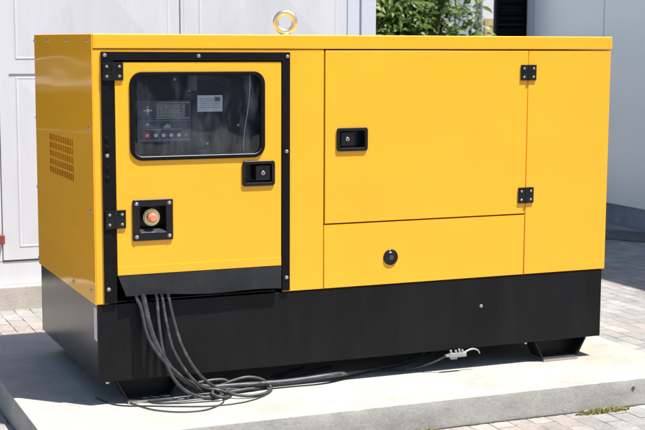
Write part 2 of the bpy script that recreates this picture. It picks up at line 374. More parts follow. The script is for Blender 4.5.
def slab():
    x0, x1, y0, y1 = -0.262, 2.376, -0.385, 1.37
    bm = bmesh.new(); add_box(bm, (x0, y0, GZ - 0.05), (x1, y1, SZ))
    bmesh.ops.subdivide_edges(bm, edges=[e for e in bm.edges if abs(e.verts[0].co.x - e.verts[1].co.x) > 1], cuts=110, use_grid_fill=True)
    bmesh.ops.subdivide_edges(bm, edges=[e for e in bm.edges if abs(e.verts[0].co.y - e.verts[1].co.y) > 1], cuts=70, use_grid_fill=True)
    bmesh.ops.subdivide_edges(bm, edges=[e for e in bm.edges if abs(e.verts[0].co.z - e.verts[1].co.z) > .1], cuts=5, use_grid_fill=True)
    for v in bm.verts:
        c = v.co; top = c.z > SZ - 1e-4
        ex = min(abs(c.x - x0), abs(c.x - x1)); ey = min(abs(c.y - y0), abs(c.y - y1))
        nz = noise.noise(Vector((c.x * 9, c.y * 9, c.z * 9))); n2 = noise.noise(Vector((c.x * 31 + 5, c.y * 31, c.z * 31)))
        if top and min(ex, ey) < 1e-4:
            chip = max(0, n2 - 0.42) * 0.03
            v.co.z -= 0.002 + abs(n2) * 0.0015 + chip
            s = 0.003 + chip * 0.6
            if ex < 1e-4: v.co.x += s if abs(c.x - x0) < 1e-4 else -s
            if ey < 1e-4: v.co.y += s if abs(c.y - y0) < 1e-4 else -s
        elif min(ex, ey) < 1e-4:
            k = nz * 0.003 + n2 * 0.002
            if ex < 1e-4: v.co.x += k
            else: v.co.y += k
    o = fin(bm, 'concrete_slab', M['slab'], None, 22, origin=(1.05, 0.5, SZ))
    tag(o, 'raised pale concrete slab', kind='structure')
    bm = bmesh.new(); rr = []
    for k in range(18):
        a = 2 * PI * k / 18; q = 0.008 + 0.008 * noise.noise(Vector((math.cos(a) * 2, math.sin(a) * 2, 4)))
        rr.append(bm.verts.new((2.045 + q * math.cos(a), -0.3872, -0.123 + q * 1.1 * math.sin(a))))
    c = [bm.verts.new((v.co.x * .5 + 2.045 * .5, -0.3876, v.co.z * .5 - .123 * .5)) for v in rr]
    for k in range(18): bm.faces.new((rr[k], rr[(k + 1) % 18], c[(k + 1) % 18], c[k]))
    bm.faces.new(c); fin(bm, 'anchor_hole', M['hole'], o)
    # crumbled dark joint where the slab meets the paving
    bm = bmesh.new(); line = [(x0 - .0 + 0.01 * k, y0) for k in range(int((x1 - x0) / .01) + 1)] 
    top = []; bot = []
    for x, y in line:
        w = 0.007 + 0.006 * noise.noise(Vector((x * 17, 3, 0))) + 0.004 * noise.noise(Vector((x * 60, 7, 0)))
        top.append(bm.verts.new((x, y + .01, GZ + .004))); bot.append(bm.verts.new((x, y - max(.001, w * 1.3), GZ + .003)))
    for k in range(len(top) - 1): bm.faces.new((bot[k], bot[k + 1], top[k + 1], top[k]))
    j = fin(bm, 'joint', M['joint'], None); tag(j, 'dark crumbled joint along the front foot of the slab', kind='structure')
slab()

# ------------------------------------------------------------------ the generator
L_, D_, CZ, LZ, TZ = 2.161, 1.0, 0.287, 1.198, 1.25
G = thing('generator', (1.08, 0.5, SZ), 'yellow generator in a sheet metal canopy on a black base, standing on the concrete slab', 'generator')

# screw prototypes share their meshes
def screw_mesh(r, h, axis):
    bm = bmesh.new(); a = Vector(axis)
    cyl_bm(bm, -a * 0.0005, a, r * 1.35, 0.0015, 20)
    cyl_bm(bm, (0, 0, 0), a, r, h, 20, r2=r * 0.55, bev=h * .25)
    me = bpy.data.meshes.new('screw'); bm.to_mesh(me); bm.free(); me.materials.append(M['steel'])
    me.shade_smooth(); me.set_sharp_from_angle(angle=math.radians(35)); return me
SCREW = {'f': screw_mesh(0.0054, 0.005, (0, -1, 0)), 's': screw_mesh(0.0039, 0.0035, (0, -1, 0)), 'l': screw_mesh(0.0062, 0.006, (-1, 0, 0))}
def screw(kind, p, parent, name='screw'):
    o = bpy.data.objects.new(name, SCREW[kind]); COL.objects.link(o); o.parent = parent
    o.location = Vector(p) - ORG[parent.name]; ORG[o.name] = Vector(p); return o

# base frame
base = plate('base_frame', [(0.004, 0.0), (2.150, 0.0), (2.150, CZ - 0.003), (0.004, CZ - 0.003)], [], 0.003, 0.006, M['black'], G, bev=0.0015)
plate('base_side', [(-0.992, 0.0), (-0.010, 0.0), (-0.010, CZ - 0.003), (-0.992, CZ - 0.003)], [], 0.004, 0.006, M['black_gloss'], G, plane='side')
plate('base_side', [(0.010, 0.0), (0.992, 0.0), (0.992, CZ - 0.003), (0.010, CZ - 0.003)], [], 2.150, 0.006, M['black'], G, plane='right')
box('base_rear', (0.004, 0.9925, 0.0), (2.150, 0.9985, CZ - 0.003), M['black'], G, 0.001)
box('base_floor', (0.011, 0.010, 0.012), (2.143, 0.991, 0.018), M['void'], G)
bs = screw('f', (1.575, 0.003, 0.169), base)
bm = bmesh.new(); add_box(bm, (0.0028, 0.014, 0.150), (0.0038, 0.058, 0.272), 0)
fin(bm, 'rating_sticker', M['tag'], G)
for p in ((0.040, 0.02, -0.002), (1.798, 0.02, -0.002)):
    bm = bmesh.new(); cyl_bm(bm, p, (0, 0, -1), 0.008, 0.007, 6)
    o = fin(bm, 'under_bolt', M['steel'], G)

def foot(x0):
    """pressed trapezoid cross channel carrying the base"""
    a, b, c, d = x0, x0 + 0.044, x0 + 0.200, x0 + 0.246
    for y0, y1, first in ((0.006, 0.095, True), (0.885, 0.975, False)):
        bm = bmesh.new(); t = 0.005; zb = SZ + 0.001
        prof = [(a, -0.001), (b, zb + t), (c, zb + t), (d, -0.001)]
        rings = []
        for y in (y0, y1):
            out = [bm.verts.new((x, y, z)) for x, z in prof]
            inn = [bm.verts.new((x + dx, y, z)) for (x, z), dx in zip(prof, (0.006, 0.003, -0.003, -0.006))]
            rings.append((out, inn))
        (o0, i0), (o1, i1) = rings
        for k in range(3):
            bm.faces.new((o0[k], o0[k + 1], o1[k + 1], o1[k]))
        # closed front web set back inside the channel
        w = [bm.verts.new((x, y0 + 0.060 if first else y1 - .060, z)) for x, z in prof]; bm.faces.new(w)
        # folded rim along both slanted edges
        for k, s in ((0, 1), (2, 1)):
            p, q = prof[k], prof[k + 1]
            yy = y0 if first else y1
            v = [bm.verts.new((p[0] - 0.004, yy - .001, p[1])), bm.verts.new((q[0] - 0.004, yy - .001, q[1])), bm.verts.new((q[0] + 0.004, yy - .001, q[1])), bm.verts.new((p[0] + 0.004, yy - .001, p[1]))]
            bm.faces.new(v)
        f = fin(bm, 'foot', M['black'], G)
        bm = bmesh.new(); add_box(bm, (b - 0.006, y0 - 0.012, zb), (c + 0.006, y1, zb + 0.011), 0.002)
        fin(bm, 'foot_plate', M['steel'], f, 30)
foot(0.070); foot(1.834)

# dark liner behind the panels
bm = bmesh.new()
add_box(bm, (0.745, 0.065, CZ + 0.002), (2.140, 0.970, LZ - 0.004))
fin(bm, 'inner_liner', M['void'], G)
bm = bmesh.new(); recess_bm(bm, 0.030, 0.740, CZ + 0.002, 1.185, 0.0125, 0.300)
fin(bm, 'control_bay', M['void'], G)

T = 0.012
# front fixed panel with the control opening
frontA = plate('front_panel', [(0.0, CZ), (0.048, CZ), (0.048, 1.160), (0.714, 1.160), (0.714, CZ), (0.880, CZ), (0.880, 1.1962), (0.0, 1.1962)],
      [], 0.0, T, M['yellow'], G, 0.002)
# lower panel and right panel
plate('lower_panel', [(0.8835, CZ), (1.7665, CZ), (1.7665, 0.5330), (0.8835, 0.5330)], [circ(1.165, 0.393, 0.024)], 0.0, T, M['yellow'], G, 0.002)
plate('end_panel', [(1.7705, CZ), (L_, CZ), (L_, 1.194), (1.7705, 1.194)], [], 0.0, T, M['yellow'], G, 0.002)
# big service door, latch opening
LX0, LX1, LZ0, LZ1 = 0.931, 1.061, 0.812, 0.902
sdoor = plate('service_door', [(0.8855, 0.5375), (1.7665, 0.5375), (1.7665, 1.1925), (0.8855, 1.1925)],
      [rrect(LX0 + .008, LX1 - .008, LZ0 + .008, LZ1 - .008, 0.010)], -0.002, T, M['yellow'], G, 0.002)
# side panel with the louvre opening
side = plate('side_panel', [(-0.999, CZ), (0.002, CZ), (0.002, 1.2485), (-0.999, 1.2485)],
      [[(-0.742, 0.699), (-0.742, 0.861), (-0.308, 0.861), (-0.308, 0.699)]], -0.005, 0.004, M['yellow_side'], G, 0.0012, plane='side')
plate('side_panel', [(0.0125, CZ), (0.998, CZ), (0.998, 1.196), (0.0125, 1.196)], [], L_, T, M['yellow'], G, 0.0015, plane='right')
box('rear_panel', (0.013, 0.986, CZ), (2.148, 0.998, 1.196), M['yellow'], G, 0.002)
# louvre grille: five rows of short slots over a shaded duct
bm = bmesh.new()
y0, y1, z0, z1 = 0.308, 0.742, 0.699, 0.861
nr, nc = 5, 14
for k in range(nr + 1):
    z = z0 + (z1 - z0) * k / nr
    add_box(bm, (-0.0042, y0, z - 0.0035), (-0.0034, y1, z + 0.0035))
for k in range(nc + 1):
    y = y0 + (y1 - y0) * k / nc
    add_box(bm, (-0.0040, y - 0.0065, z0), (-0.0033, y + 0.0065, z1))
fin(bm, 'air_grille', M['yellow_side'], G)
bm = bmesh.new()
c = [(y0 - .01, z0 - .01), (y1 + .01, z0 - .01), (y1 + .01, z1 + .01), (y0 - .01, z1 + .01)]
f = [bm.verts.new((-0.0008, y, z)) for y, z in c]; b = [bm.verts.new((0.075, y, z)) for y, z in c]
for k in range(4): bm.faces.new((f[k], f[(k + 1) % 4], b[(k + 1) % 4], b[k]))
bm.faces.new(b); fin(bm, 'air_duct', M['yellow_side'], G)
for (y, z) in ((0.985, 0.906), (0.985, 0.615), (0.985, 0.315), (0.057, 0.914), (0.045, 0.619), (0.662, 0.318), (0.342, 0.318), (0.06, 0.33)):
    screw('l', (-0.005, y, z), side)
# lid
lid = box('lid', (-0.0008, -0.003, LZ), (2.166, 1.003, TZ), M['yellow'], G, 0.005, 3)
for y in (0.726, 0.401, 0.064, 0.985): screw('l', (-0.005, y, 1.223), side)

# black sealing frame around the control door
frame = plate('door_frame', [(0.028, 0.289), (0.074, 0.289), (0.0725, 1.157), (0.709, 1.154), (0.709, 0.291), (0.741, 0.291), (0.741, 1.186), (0.028, 1.188)], [], -0.007, 0.0075, M['rubber'], G, 0.002)
for x, z in ((0.041, 1.176), (0.386, 1.173), (0.730, 1.171), (0.727, 0.819), (0.727, 0.342), (0.045, 0.822), (0.043, 0.342)): screw('f', (x, -0.007, z), frame)
for z in (0.881, 0.849, 0.776, 0.742):
    bm = bmesh.new(); cyl_bm(bm, (0.045, -0.0068, z), (0, -1, 0), 0.0085, 0.004, 16, r2=0.006)
    fin(bm, 'stopper', M['rubber'], frame, 35)

# control door
CX0, CX1, CD0, CD1 = 0.0765, 0.7065, 0.389, 1.151
WX0, WX1, WZ0, WZ1 = 0.129, 0.641, 0.800, 1.117
KX0, KX1, KZ0, KZ1 = 0.551, 0.680, 0.693, 0.787
SX0, SX1, SZ0, SZ1 = 0.134, 0.284, 0.511, 0.660
cdoor = plate('control_door', [(CX0, CD0), (CX1, CD0), (CX1, CD1), (CX0, CD1)],
      [rrect(WX0 + .010, WX1 - .010, WZ0 + .010, WZ1 - .010, 0.036), rrect(KX0 + .008, KX1 - .008, KZ0 + .008, KZ1 - .008, 0.010), rrect(SX0 + .02, SX1 - .02, SZ0 + .02, SZ1 - .02, 0.004)],
      -0.004, T, M['yellow'], G, 0.002)
box('drip_lip', (CX0 + .001, -0.0065, 0.3895), (CX1 - .001, -0.0041, 0.420), M['yellow'], cdoor, 0.0006)
plate('window_gasket', rrect(WX0, WX1, WZ0, WZ1, 0.046), [rrect(WX0 + .017, WX1 - .017, WZ0 + .014, WZ1 - .014, 0.032)], -0.0105, 0.010, M['rubber'], cdoor, 0.003)
bm = bmesh.new()
add_box(bm, (WX0 + .010, -0.001, WZ0 + .010), (WX1 - .010, 0.0005, WZ1 - .010)); 
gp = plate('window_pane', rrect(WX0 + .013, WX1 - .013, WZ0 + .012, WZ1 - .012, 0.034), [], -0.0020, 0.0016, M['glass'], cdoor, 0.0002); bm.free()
# thin grey tube standing in for the sunlit highlight on the gasket's lower edge
bm = bmesh.new()
pts = [(WX0 + .015 + .030 * (1 - math.sin(a)), -0.0092, WZ0 + .0135 + .030 * (1 - math.cos(a))) for a in [math.radians(70 - 10 * k) for k in range(8)]]
pts += [(x, -0.0092, WZ0 + .0135) for x in (0.25, 0.35, 0.45, 0.55)]
pts += [(WX1 - .015 - .030 * (1 - math.sin(a)), -0.0092, WZ0 + .0135 + .030 * (1 - math.cos(a))) for a in [math.radians(10 * k) for k in range(8)]]
tube_bm(bm, pts, 0.0013, 8, 3); fin(bm, 'gasket_glint', M['glint'], cdoor, 60)

# control board behind the window
board = box('control_board', (0.10, 0.0640, 0.770), (0.69, 0.070, 1.150), M['panel_grey'], G, 0.001)
ctrl = box('controller', (0.174, 0.0560, 0.858), (0.376, 0.0638, 1.010), M['ctrl'], board, 0.002)
def bit(name, a, b, m, y=0.0548, bev=0.0): return box(name, (a[0], y, a[1]), (b[0], 0.0558, b[1]), m, board, bev)
bit('display', (0.248, 0.950), (0.354, 0.996), M['lcd'])
bm = bmesh.new()
for k in range(4):
    z = 0.958 + k * 0.010
    for j in range(6):
        if random.random() < .8: add_box(bm, (0.254 + j * 0.016, 0.0543, z), (0.254 + j * 0.016 + random.uniform(.006, .013), 0.0547, z + 0.003))
fin(bm, 'display_text', M['ctrl'], board)
def knob(name, x, z, r, m, h=0.005):
    bm = bmesh.new(); cyl_bm(bm, (x, 0.0559, z), (0, -1, 0), r, h, 20, bev=r * .25); return fin(bm, name, m, board, 35)
knob('button', 0.214, 0.974, 0.0075, M['btn'])
for dx, dz in ((0.013, 0), (-0.013, 0), (0, 0.013), (0, -0.013)): knob('indicator', 0.214 + dx, 0.974 + dz, 0.0028, M['btn'], 0.003)
knob('indicator', 0.212, 0.924, 0.0045, M['btn'], 0.003)
box('button_surround', (0.197, 0.0552, 0.872), (0.2255, 0.0558, 0.897), M['btn_red'], board)
knob('button', 0.211, 0.8845, 0.0062, M['btn'])
for x in (0.243, 0.272, 0.301, 0.330): knob('button', x, 0.884, 0.0072, M['btn'])
knob('button', 0.357, 0.884, 0.0065, M['btn_teal'])
bm = bmesh.new()
for a, b in (((0.245, 0.9445), (0.372, 0.9465)), ((0.21, 0.9045), (0.345, 0.906)), ((0.178, 0.866), (0.374, 0.8675)), ((0.250, 1.000), (0.372, 1.002)), ((0.178, 0.9365), (0.374, 0.9372))):
    add_box(bm, (a[0], 0.0550, a[1]), (b[0], 0.0558, b[1]))
for x, h in ((0.276, 0.006), (0.281, 0.010), (0.286, 0.014), (0.291, 0.009), (0.296, 0.012)):
    add_box(bm, (x - .0018, 0.0550, 0.912), (x + .0018, 0.0558, 0.912 + h))
add_box(bm, (0.270, 0.0550, 0.9095), (0.302, 0.0558, 0.9112))
fin(bm, 'panel_print', M['line'], board)
stk = box('notice_sticker', (0.404, 0.0620, 0.966), (0.500, 0.0635, 1.026), M['paper'], board)
bm = bmesh.new()
for k in range(5):
    z = 1.012 - k * 0.008; x = 0.412
    while x < 0.488:
        w = random.uniform(.004, .012); add_box(bm, (x, 0.0612, z), (min(x + w, .491), 0.0619, z + 0.0022)); x += w + .003
add_box(bm, (0.470, 0.0612, 1.004), (0.491, 0.0618, 1.020))
fin(bm, 'sticker_print', M['ink'], board)
# cable tray, terminal rail and wiring seen dimly behind the window
for x in (0.590,): tube('loose_wire', [(x, 0.045, 1.14), (x + .008, 0.035, 1.08), (x + .002, 0.032, 1.0), (x - .006, 0.04, 0.93), (x - .012, 0.05, 0.86), (x - 0.01, 0.055, 0.79)], 0.0018, M['line'], board, seg=8)
for x, z in ((0.318, 1.085), (0.372, 1.045), (0.44, 0.85), (0.56, 0.915)): 
    bm = bmesh.new(); cyl_bm(bm, (x, 0.0638, z), (0, -1, 0), 0.005, 0.005, 16, bev=.001); fin(bm, 'board_screw', M['steel'], board, 35)
box('wiring_duct', (0.36, 0.040, 1.045), (0.395, 0.0635, 1.145), M['ctrl'], board, 0.002)
box('wiring_duct', (0.30, 0.045, 0.785), (0.62, 0.0635, 0.815), M['ctrl'], board, 0.002)

board.location += Vector((-0.0080, -0.020, 0.003))

# latches
def latch(parent, x0, x1, z0, z1, yf, paddle_left):
    bz = plate('latch', rrect(x0, x1, z0, z1, 0.012), [rrect(x0 + .013, x1 - .013, z0 + .013, z1 - .012, 0.006)], yf - 0.0065, 0.0065, M['plastic'], G, 0.0026)
    bm = bmesh.new(); recess_bm(bm, x0 + .0105, x1 - .0105, z0 + .0105, z1 - .0105, yf - 0.001, yf + 0.034)
    fin(bm, 'latch_cup', M['plastic'], bz)
    xa, xb = (x0 + .018, x0 + .075) if paddle_left else (x1 - .075, x1 - .018)
    box('paddle', (xa, yf - 0.003, z0 + .020), (xb, yf + 0.020, z1 - .016), M['plastic'], bz, 0.004, 3)
    cx = x0 + .045 if paddle_left else x1 - .047; cz = (z0 + z1) / 2 + 0.001
    bm = bmesh.new(); cyl_bm(bm, (cx, yf - 0.002, cz), (0, -1, 0), 0.0080, 0.004, 28, bev=.001)
    lk = fin(bm, 'lock', M['steel'], bz, 35)
    box('key_slot', (cx - .0012, yf - 0.0066, cz - .0045), (cx + .0012, yf - 0.0059, cz + .0045), M['void'], bz)
    # paler strip along the lower rim
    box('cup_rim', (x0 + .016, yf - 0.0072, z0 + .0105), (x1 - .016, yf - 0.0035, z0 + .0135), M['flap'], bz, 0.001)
    return bz
latch(sdoor, LX0, LX1, LZ0, LZ1, -0.002, True)
latch(cdoor, KX0, KX1, KZ0, KZ1, -0.004, False)

# hinges
def hinge(xk, zc, w0, w1, h, yl, yr):
    """knuckle at xk; leaves reach w0 to the left and w1 to the right"""
    h2 = h / 2
    bm = bmesh.new()
    add_box(bm, (xk - w0, yl - 0.006, zc - h2), (xk - 0.004, yl, zc + h2), 0.0018)
    add_box(bm, (xk + 0.004, yr - 0.006, zc - h2), (xk + w1, yr, zc + h2), 0.0018)
    k = min(yl, yr)
    cyl_bm(bm, (xk, k - 0.004, zc - h2), (0, 0, 1), 0.0062, h, 18)
    o = fin(bm, 'hinge', M['plastic'], G, 35)
    for sx, y in ((-w0 * .62, yl), (w1 * .62, yr)):
        for sz in (-h * .27, h * .27): screw('s', (xk + sx, y - 0.006, zc + sz), o)
    return o
hinge(0.0700, 1.119, 0.038, 0.037, 0.064, -0.007, -0.004)
hinge(0.0725, 0.593, 0.038, 0.037, 0.066, -0.007, -0.004)
hinge(1.7685, 1.106, 0.036, 0.036, 0.062, -0.002, 0.0)
hinge(1.7685, 0.612, 0.036, 0.036, 0.064, -0.002, 0.0)

# emergency stop in its square box
es = plate('stop_button_box', rrect(SX0, SX1, SZ0, SZ1, 0.006), [rrect(SX0 + .026, SX1 - .026, SZ0 + .030, SZ1 - .024, 0.003)], -0.010, 0.006, M['plastic'], G, 0.0015)
bm = bmesh.new(); recess_bm(bm, SX0 + .0245, SX1 - .0245, SZ0 + .0285, SZ1 - .0225, -0.0045, 0.055); fin(bm, 'box_cup', M['plastic'], es)
bm = bmesh.new()       # sloping lower ledge
v = [bm.verts.new(p) for p in ((SX0 + .026, -0.0085, SZ0 + .0315), (SX1 - .026, -0.0085, SZ0 + .0315), (SX1 - .032, 0.012, SZ0 + .040), (SX0 + .032, 0.012, SZ0 + .040))]
bm.faces.new(v); fin(bm, 'box_ledge', M['flap'], es)
for sx in (SX0 + .014, SX1 - .014):
    for sz in (SZ0 + .015, SZ1 - .014): screw('f', (sx, -0.010, sz), es)
ex, ez = 0.208, 0.593
bm = bmesh.new(); cyl_bm(bm, (ex, 0.055, ez), (0, -1, 0), 0.031, 0.052, 36, bev=.004); fin(bm, 'button_collar', M['brass'], es, 35)
bm = bmesh.new(); cyl_bm(bm, (ex, 0.004, ez), (0, -1, 0), 0.014, 0.010, 28)
cyl_bm(bm, (ex, -0.006, ez), (0, -1, 0), 0.0185, 0.012, 36, r2=0.0165, bev=.005); fin(bm, 'stop_button', M['red'], es, 35)

# round plug in the lower panel
bm = bmesh.new()
cyl_bm(bm, (1.165, 0.0, 0.393), (0, -1, 0), 0.031, 0.005, 36, bev=.002)
cyl_bm(bm, (1.165, -0.005, 0.393), (0, -1, 0), 0.022, 0.003, 36, r2=0.019)
o = fin(bm, 'round_plug', M['plastic'], G, 35)
bm = bmesh.new(); cyl_bm(bm, (1.165, -0.008, 0.393), (0, -1, 0), 0.010, 0.002, 24); fin(bm, 'plug_centre', M['flap'], o, 35)

# flap over the cable outlet
bm = bmesh.new(); nx, nz = 40, 10; grid = []
for j in range(nz + 1):
    t = j / nz; row = []
    for i in range(nx + 1):
        s = i / nx
        x0 = 0.077 + 0.026 * t; x1 = 0.706 - 0.006 * t
        wob = noise.noise(Vector((s * 5, t * 2, 3))) * 0.007 * t
        z = 0.388 - (0.074 + 0.012 * s) * t + 0.004 * math.sin(s * 9) * t
        y = -0.009 - 0.008 * math.sin(t * PI / 2) - (0.006 - 0.004 * s) * t * t + wob * 0.5
        row.append(bm.verts.new((x0 + (x1 - x0) * s, y, z)))
    grid.append(row)
for j in range(nz):
    for i in range(nx): bm.faces.new((grid[j][i], grid[j + 1][i], grid[j + 1][i + 1], grid[j][i + 1]))
r = bmesh.ops.solidify(bm, geom=bm.faces, thickness=0.003)
fin(bm, 'outlet_flap', M['flap'], G, 40)

# lifting eye
bm = bmesh.new(); C0 = Vector((0.920, 0.50, 1.3035)); R, r_ = 0.0385, 0.0118; ax = Vector((0.94, -0.34, 0)).normalized()
rings = []
for i in range(48):
    a = 2 * PI * i / 48; d = ax * math.cos(a) + Vector((0, 0, 1)) * math.sin(a); n = ax.cross(Vector((0, 0, 1)))
    rings.append([bm.verts.new(C0 + d * R + (d * math.cos(2 * PI * k / 16) + n * math.sin(2 * PI * k / 16)) * r_) for k in range(16)])
for i in range(48):
    a, b = rings[i], rings[(i + 1) % 48]
    for k in range(16): bm.faces.new((a[k], a[(k + 1) % 16], b[(k + 1) % 16], b[k]))
cyl_bm(bm, (C0.x, C0.y, TZ - 0.001), (0, 0, 1), 0.020, 0.008, 28, bev=.002)
fin(bm, 'lifting_eye', M['eye'], G, 40)

# ------------------------------------------------------------------ cables
CAB = {
'A': [(0.139, 0.03, 0.345), (0.139, -0.015, 0.328), (0.145, -0.025, 0.3), (0.157, -0.035, 0.268), (0.17, -0.05, 0.189), (0.189, -0.06, 0.138), (0.227, -0.06, 0.079), (0.277, -0.05, 0.028), (0.34, -0.03, -0.028), (0.405, 0.025, -0.072), (0.476, 0.018, -0.078), (0.564, 0.063, -0.079), (0.658, 0.075, -0.079), (0.74, 0.12, -0.079), (0.86, 0.16, -0.079), (1.0, 0.2, -0.079)],
'B': [(0.167, 0.04, 0.345), (0.167, -0.005, 0.326), (0.169, -0.015, 0.301), (0.184, -0.035, 0.208), (0.203, -0.045, 0.142), (0.232, -0.045, 0.084), (0.278, -0.03, 0.024), (0.342, -0.005, -0.03), (0.438, 0.06, -0.070), (0.517, 0.066, -0.075), (0.631, 0.045, -0.073), (0.768, 0.045, -0.075), (0.95, 0.075, -0.076), (1.134, 0.105, -0.076), (1.288, 0.153, -0.076), (1.389, 0.218, -0.076), (1.515, 0.327, -0.076), (1.659, 0.415, -0.076)],
'C': [(0.212, 0.03, 0.345), (0.212, -0.022, 0.324), (0.218, -0.03, 0.295), (0.22, -0.05, 0.207), (0.23, -0.06, 0.106), (0.255, -0.06, 0.025), (0.303, -0.055, -0.038), (0.371, -0.045, -0.076), (0.434, -0.059, -0.079), (0.514, 0.035, -0.072), (0.525, 0.130, -0.068), (0.463, 0.171, -0.076), (0.388, 0.135, -0.079), (0.34, 0.057, -0.070), (0.355, -0.02, -0.070), (0.42, -0.025, -0.074), (0.50, -0.01, -0.078), (0.60, 0.02, -0.079), (0.70, 0.10, -0.079), (0.95, 0.2, -0.079)],
'D': [(0.235, 0.03, 0.345), (0.235, -0.022, 0.323), (0.239, -0.03, 0.294), (0.249, -0.05, 0.205), (0.267, -0.06, 0.114), (0.323, -0.05, 0.016), (0.386, -0.03, -0.043), (0.448, -0.03, -0.062), (0.50, -0.076, -0.074), (0.560, -0.090, -0.079), (0.625, -0.066, -0.079), (0.662, -0.007, -0.076), (0.653, 0.061, -0.062), (0.603, 0.095, -0.056), (0.51, 0.047, -0.056), (0.445, 0.0, -0.058), (0.415, -0.055, -0.066), (0.435, -0.085, -0.074), (0.47, -0.07, -0.079), (0.53, 0.0, -0.079), (0.62, 0.02, -0.079), (0.72, 0.14, -0.079), (0.9, 0.25, -0.079)],
'E': [(0.261, 0.03, 0.345), (0.261, -0.022, 0.321), (0.263, -0.03, 0.296), (0.277, -0.05, 0.214), (0.301, -0.06, 0.123), (0.346, -0.05, 0.037), (0.405, -0.03, -0.028), (0.46, -0.015, -0.060), (0.53, 0.0, -0.074), (0.62, 0.004, -0.079), (0.70, 0.06, -0.079), (0.80, 0.14, -0.079), (1.0, 0.22, -0.079)]}
LAB = {'A': 'leftmost grey cable dropping from the dark flap', 'B': 'thicker dark cable second from left under the flap, running right below the base',
       'C': 'middle grey cable dropping straight before curling into the left coil', 'D': 'fourth grey cable from the left, looping into the right coil',
       'E': 'rightmost grey cable hanging from the dark flap'}
for k, pts in CAB.items():
    pts = [(x, y if z > 0.335 or z < 0.05 else max(y, -0.010 - (0.32 - z) * 0.18), z) for x, y, z in pts]
    CP = Vector((-1.14341677, -4.74843409, 1.22799588)); q = []
    for n_, (x, y, z) in enumerate(pts):      # the coils spring up off the slab at the edge of the base
        if n_ > 6 and x < (0.98 if k == 'B' else 0.675) and y > 0.004:
            t = (y - 0.004) / (y - CP.y); x, y, z = x + (CP.x - x) * t, 0.004, z + (CP.z - z) * t
        q.append((x, y, z))
    pts = q
    o = tube('power_cable', pts, {'B': 0.0104, 'A': 0.0066, 'D': 0.0058}.get(k, 0.0062), M['cable'], n=12, seg=14)
    tag(o, LAB[k], 'cable', 'power cables hanging out under the control door')
W = {'thin black wire making the lowest arc on the lit slab': [(0.20, 0.15, -0.084), (0.12, 0.027, -0.084), (0.139, -0.055, -0.084), (0.174, -0.128, -0.084), (0.249, -0.187, -0.084), (0.34, -0.195, -0.084), (0.419, -0.139, -0.084), (0.452, -0.077, -0.083), (0.45, -0.014, -0.083), (0.40, 0.06, -0.083)],
     'thin black wire running past the foot to the right coil': [(0.02, 0.12, -0.085), (0.053, 0.013, -0.085), (0.1, -0.035, -0.085), (0.173, -0.065, -0.085), (0.265, -0.11, -0.085), (0.381, -0.15, -0.085), (0.51, -0.142, -0.085), (0.617, -0.078, -0.085), (0.672, 0.001, -0.085), (0.68, 0.09, -0.085)],
     'short thin black wire nearest the base behind the other two': [(0.22, 0.12, -0.085), (0.185, 0.03, -0.085), (0.20, -0.035, -0.085), (0.27, -0.065, -0.085), (0.35, -0.078, -0.085), (0.43, -0.09, -0.085)]}
for lab, pts in W.items():
    tag(tube('thin_wire', pts, 0.0026, M['wire'], n=10, seg=8), lab, 'wire', 'thin wires lying on the slab')
tag(tube('earth_wire', [(1.05, 0.13, -0.081), (1.18, 0.10, -0.081), (1.27, 0.06, -0.078), (1.34, 0.015, -0.055), (1.385, -0.005, -0.034), (1.408, -0.018, -0.017)], 0.0035, M['cable'], n=10, seg=10),
    'thin grey earth wire leading to the pale clamp', 'wire')
# earthing clamp hanging on the base edge
CL = thing('earth_clamp', (1.48, -0.02, -0.02), 'pale metal earth clamp with screws hanging below the black base', 'clamp')
bm = bmesh.new()
add_box(bm, (1.462, -0.030, -0.026), (1.540, -0.012, -0.008), 0.004)
add_box(bm, (1.448, -0.028, -0.022), (1.466, -0.014, -0.012), 0.003)
add_box(bm, (1.470, -0.026, -0.034), (1.500, -0.016, -0.024), 0.003)
fin(bm, 'clamp_body', M['clamp'], CL, 35)
for x, h in ((1.474, 0.014), (1.496, 0.012), (1.512, 0.016), (1.526, 0.012)):
    bm = bmesh.new(); cyl_bm(bm, (x, -0.021, -0.009), (-0.25, 0, 1), 0.0048, h, 12, bev=.001); fin(bm, 'clamp_screw', M['clamp'], CL, 35)
tube('clamp_jaw', [(1.530, -0.020, -0.012), (1.552, -0.022, -0.002), (1.575, -0.022, 0.001), (1.595, -0.021, -0.006), (1.604, -0.020, -0.020)], 0.0045, M['clamp'], CL, n=8, seg=10, rend=0.0028)

CL.location.x -= 0.045
# ------------------------------------------------------------------ weeds at the foot of the slab
def leafclump(name, cx, cy, cz, w, d, h, n, size, label):
    bm = bmesh.new()
    for _ in range(n):
        a = random.uniform(0, 2 * PI); rr = math.sqrt(random.random())
        x = cx + math.cos(a) * rr * w; y = cy + math.sin(a) * rr * d
        z = cz + random.random() ** 1.4 * h * (1 - rr * 0.6) + .001
        s = size * random.uniform(.5, 1.3); q = Vector((random.gauss(0, .7), random.gauss(0, .7) - .2, 1)).normalized()
        t = q.orthogonal().normalized(); t.rotate(Matrix.Rotation(random.uniform(0, 6.28), 3, q)); u = q.cross(t)
        p = Vector((x, y, z))
        bm.faces.new([bm.verts.new(p + v) for v in (-t * s, u * s * .45 + q * s * .1, t * s, -u * s * .45 + q * s * .1)])
    o = fin(bm, name, M['weed'], None, origin=(cx, cy, cz)); tag(o, label, 'weed', 'weeds in the joint below the slab'); return o
leafclump('weed', 1.885, -0.420, GZ, 0.125, 0.022, 0.020, 420, 0.0075, 'long low yellow green weed growing along the foot of the slab, right')
leafclump('weed', 0.985, -0.405, GZ, 0.03, 0.012, 0.030, 70, 0.007, 'tiny weed tuft at the foot of the slab near the middle')
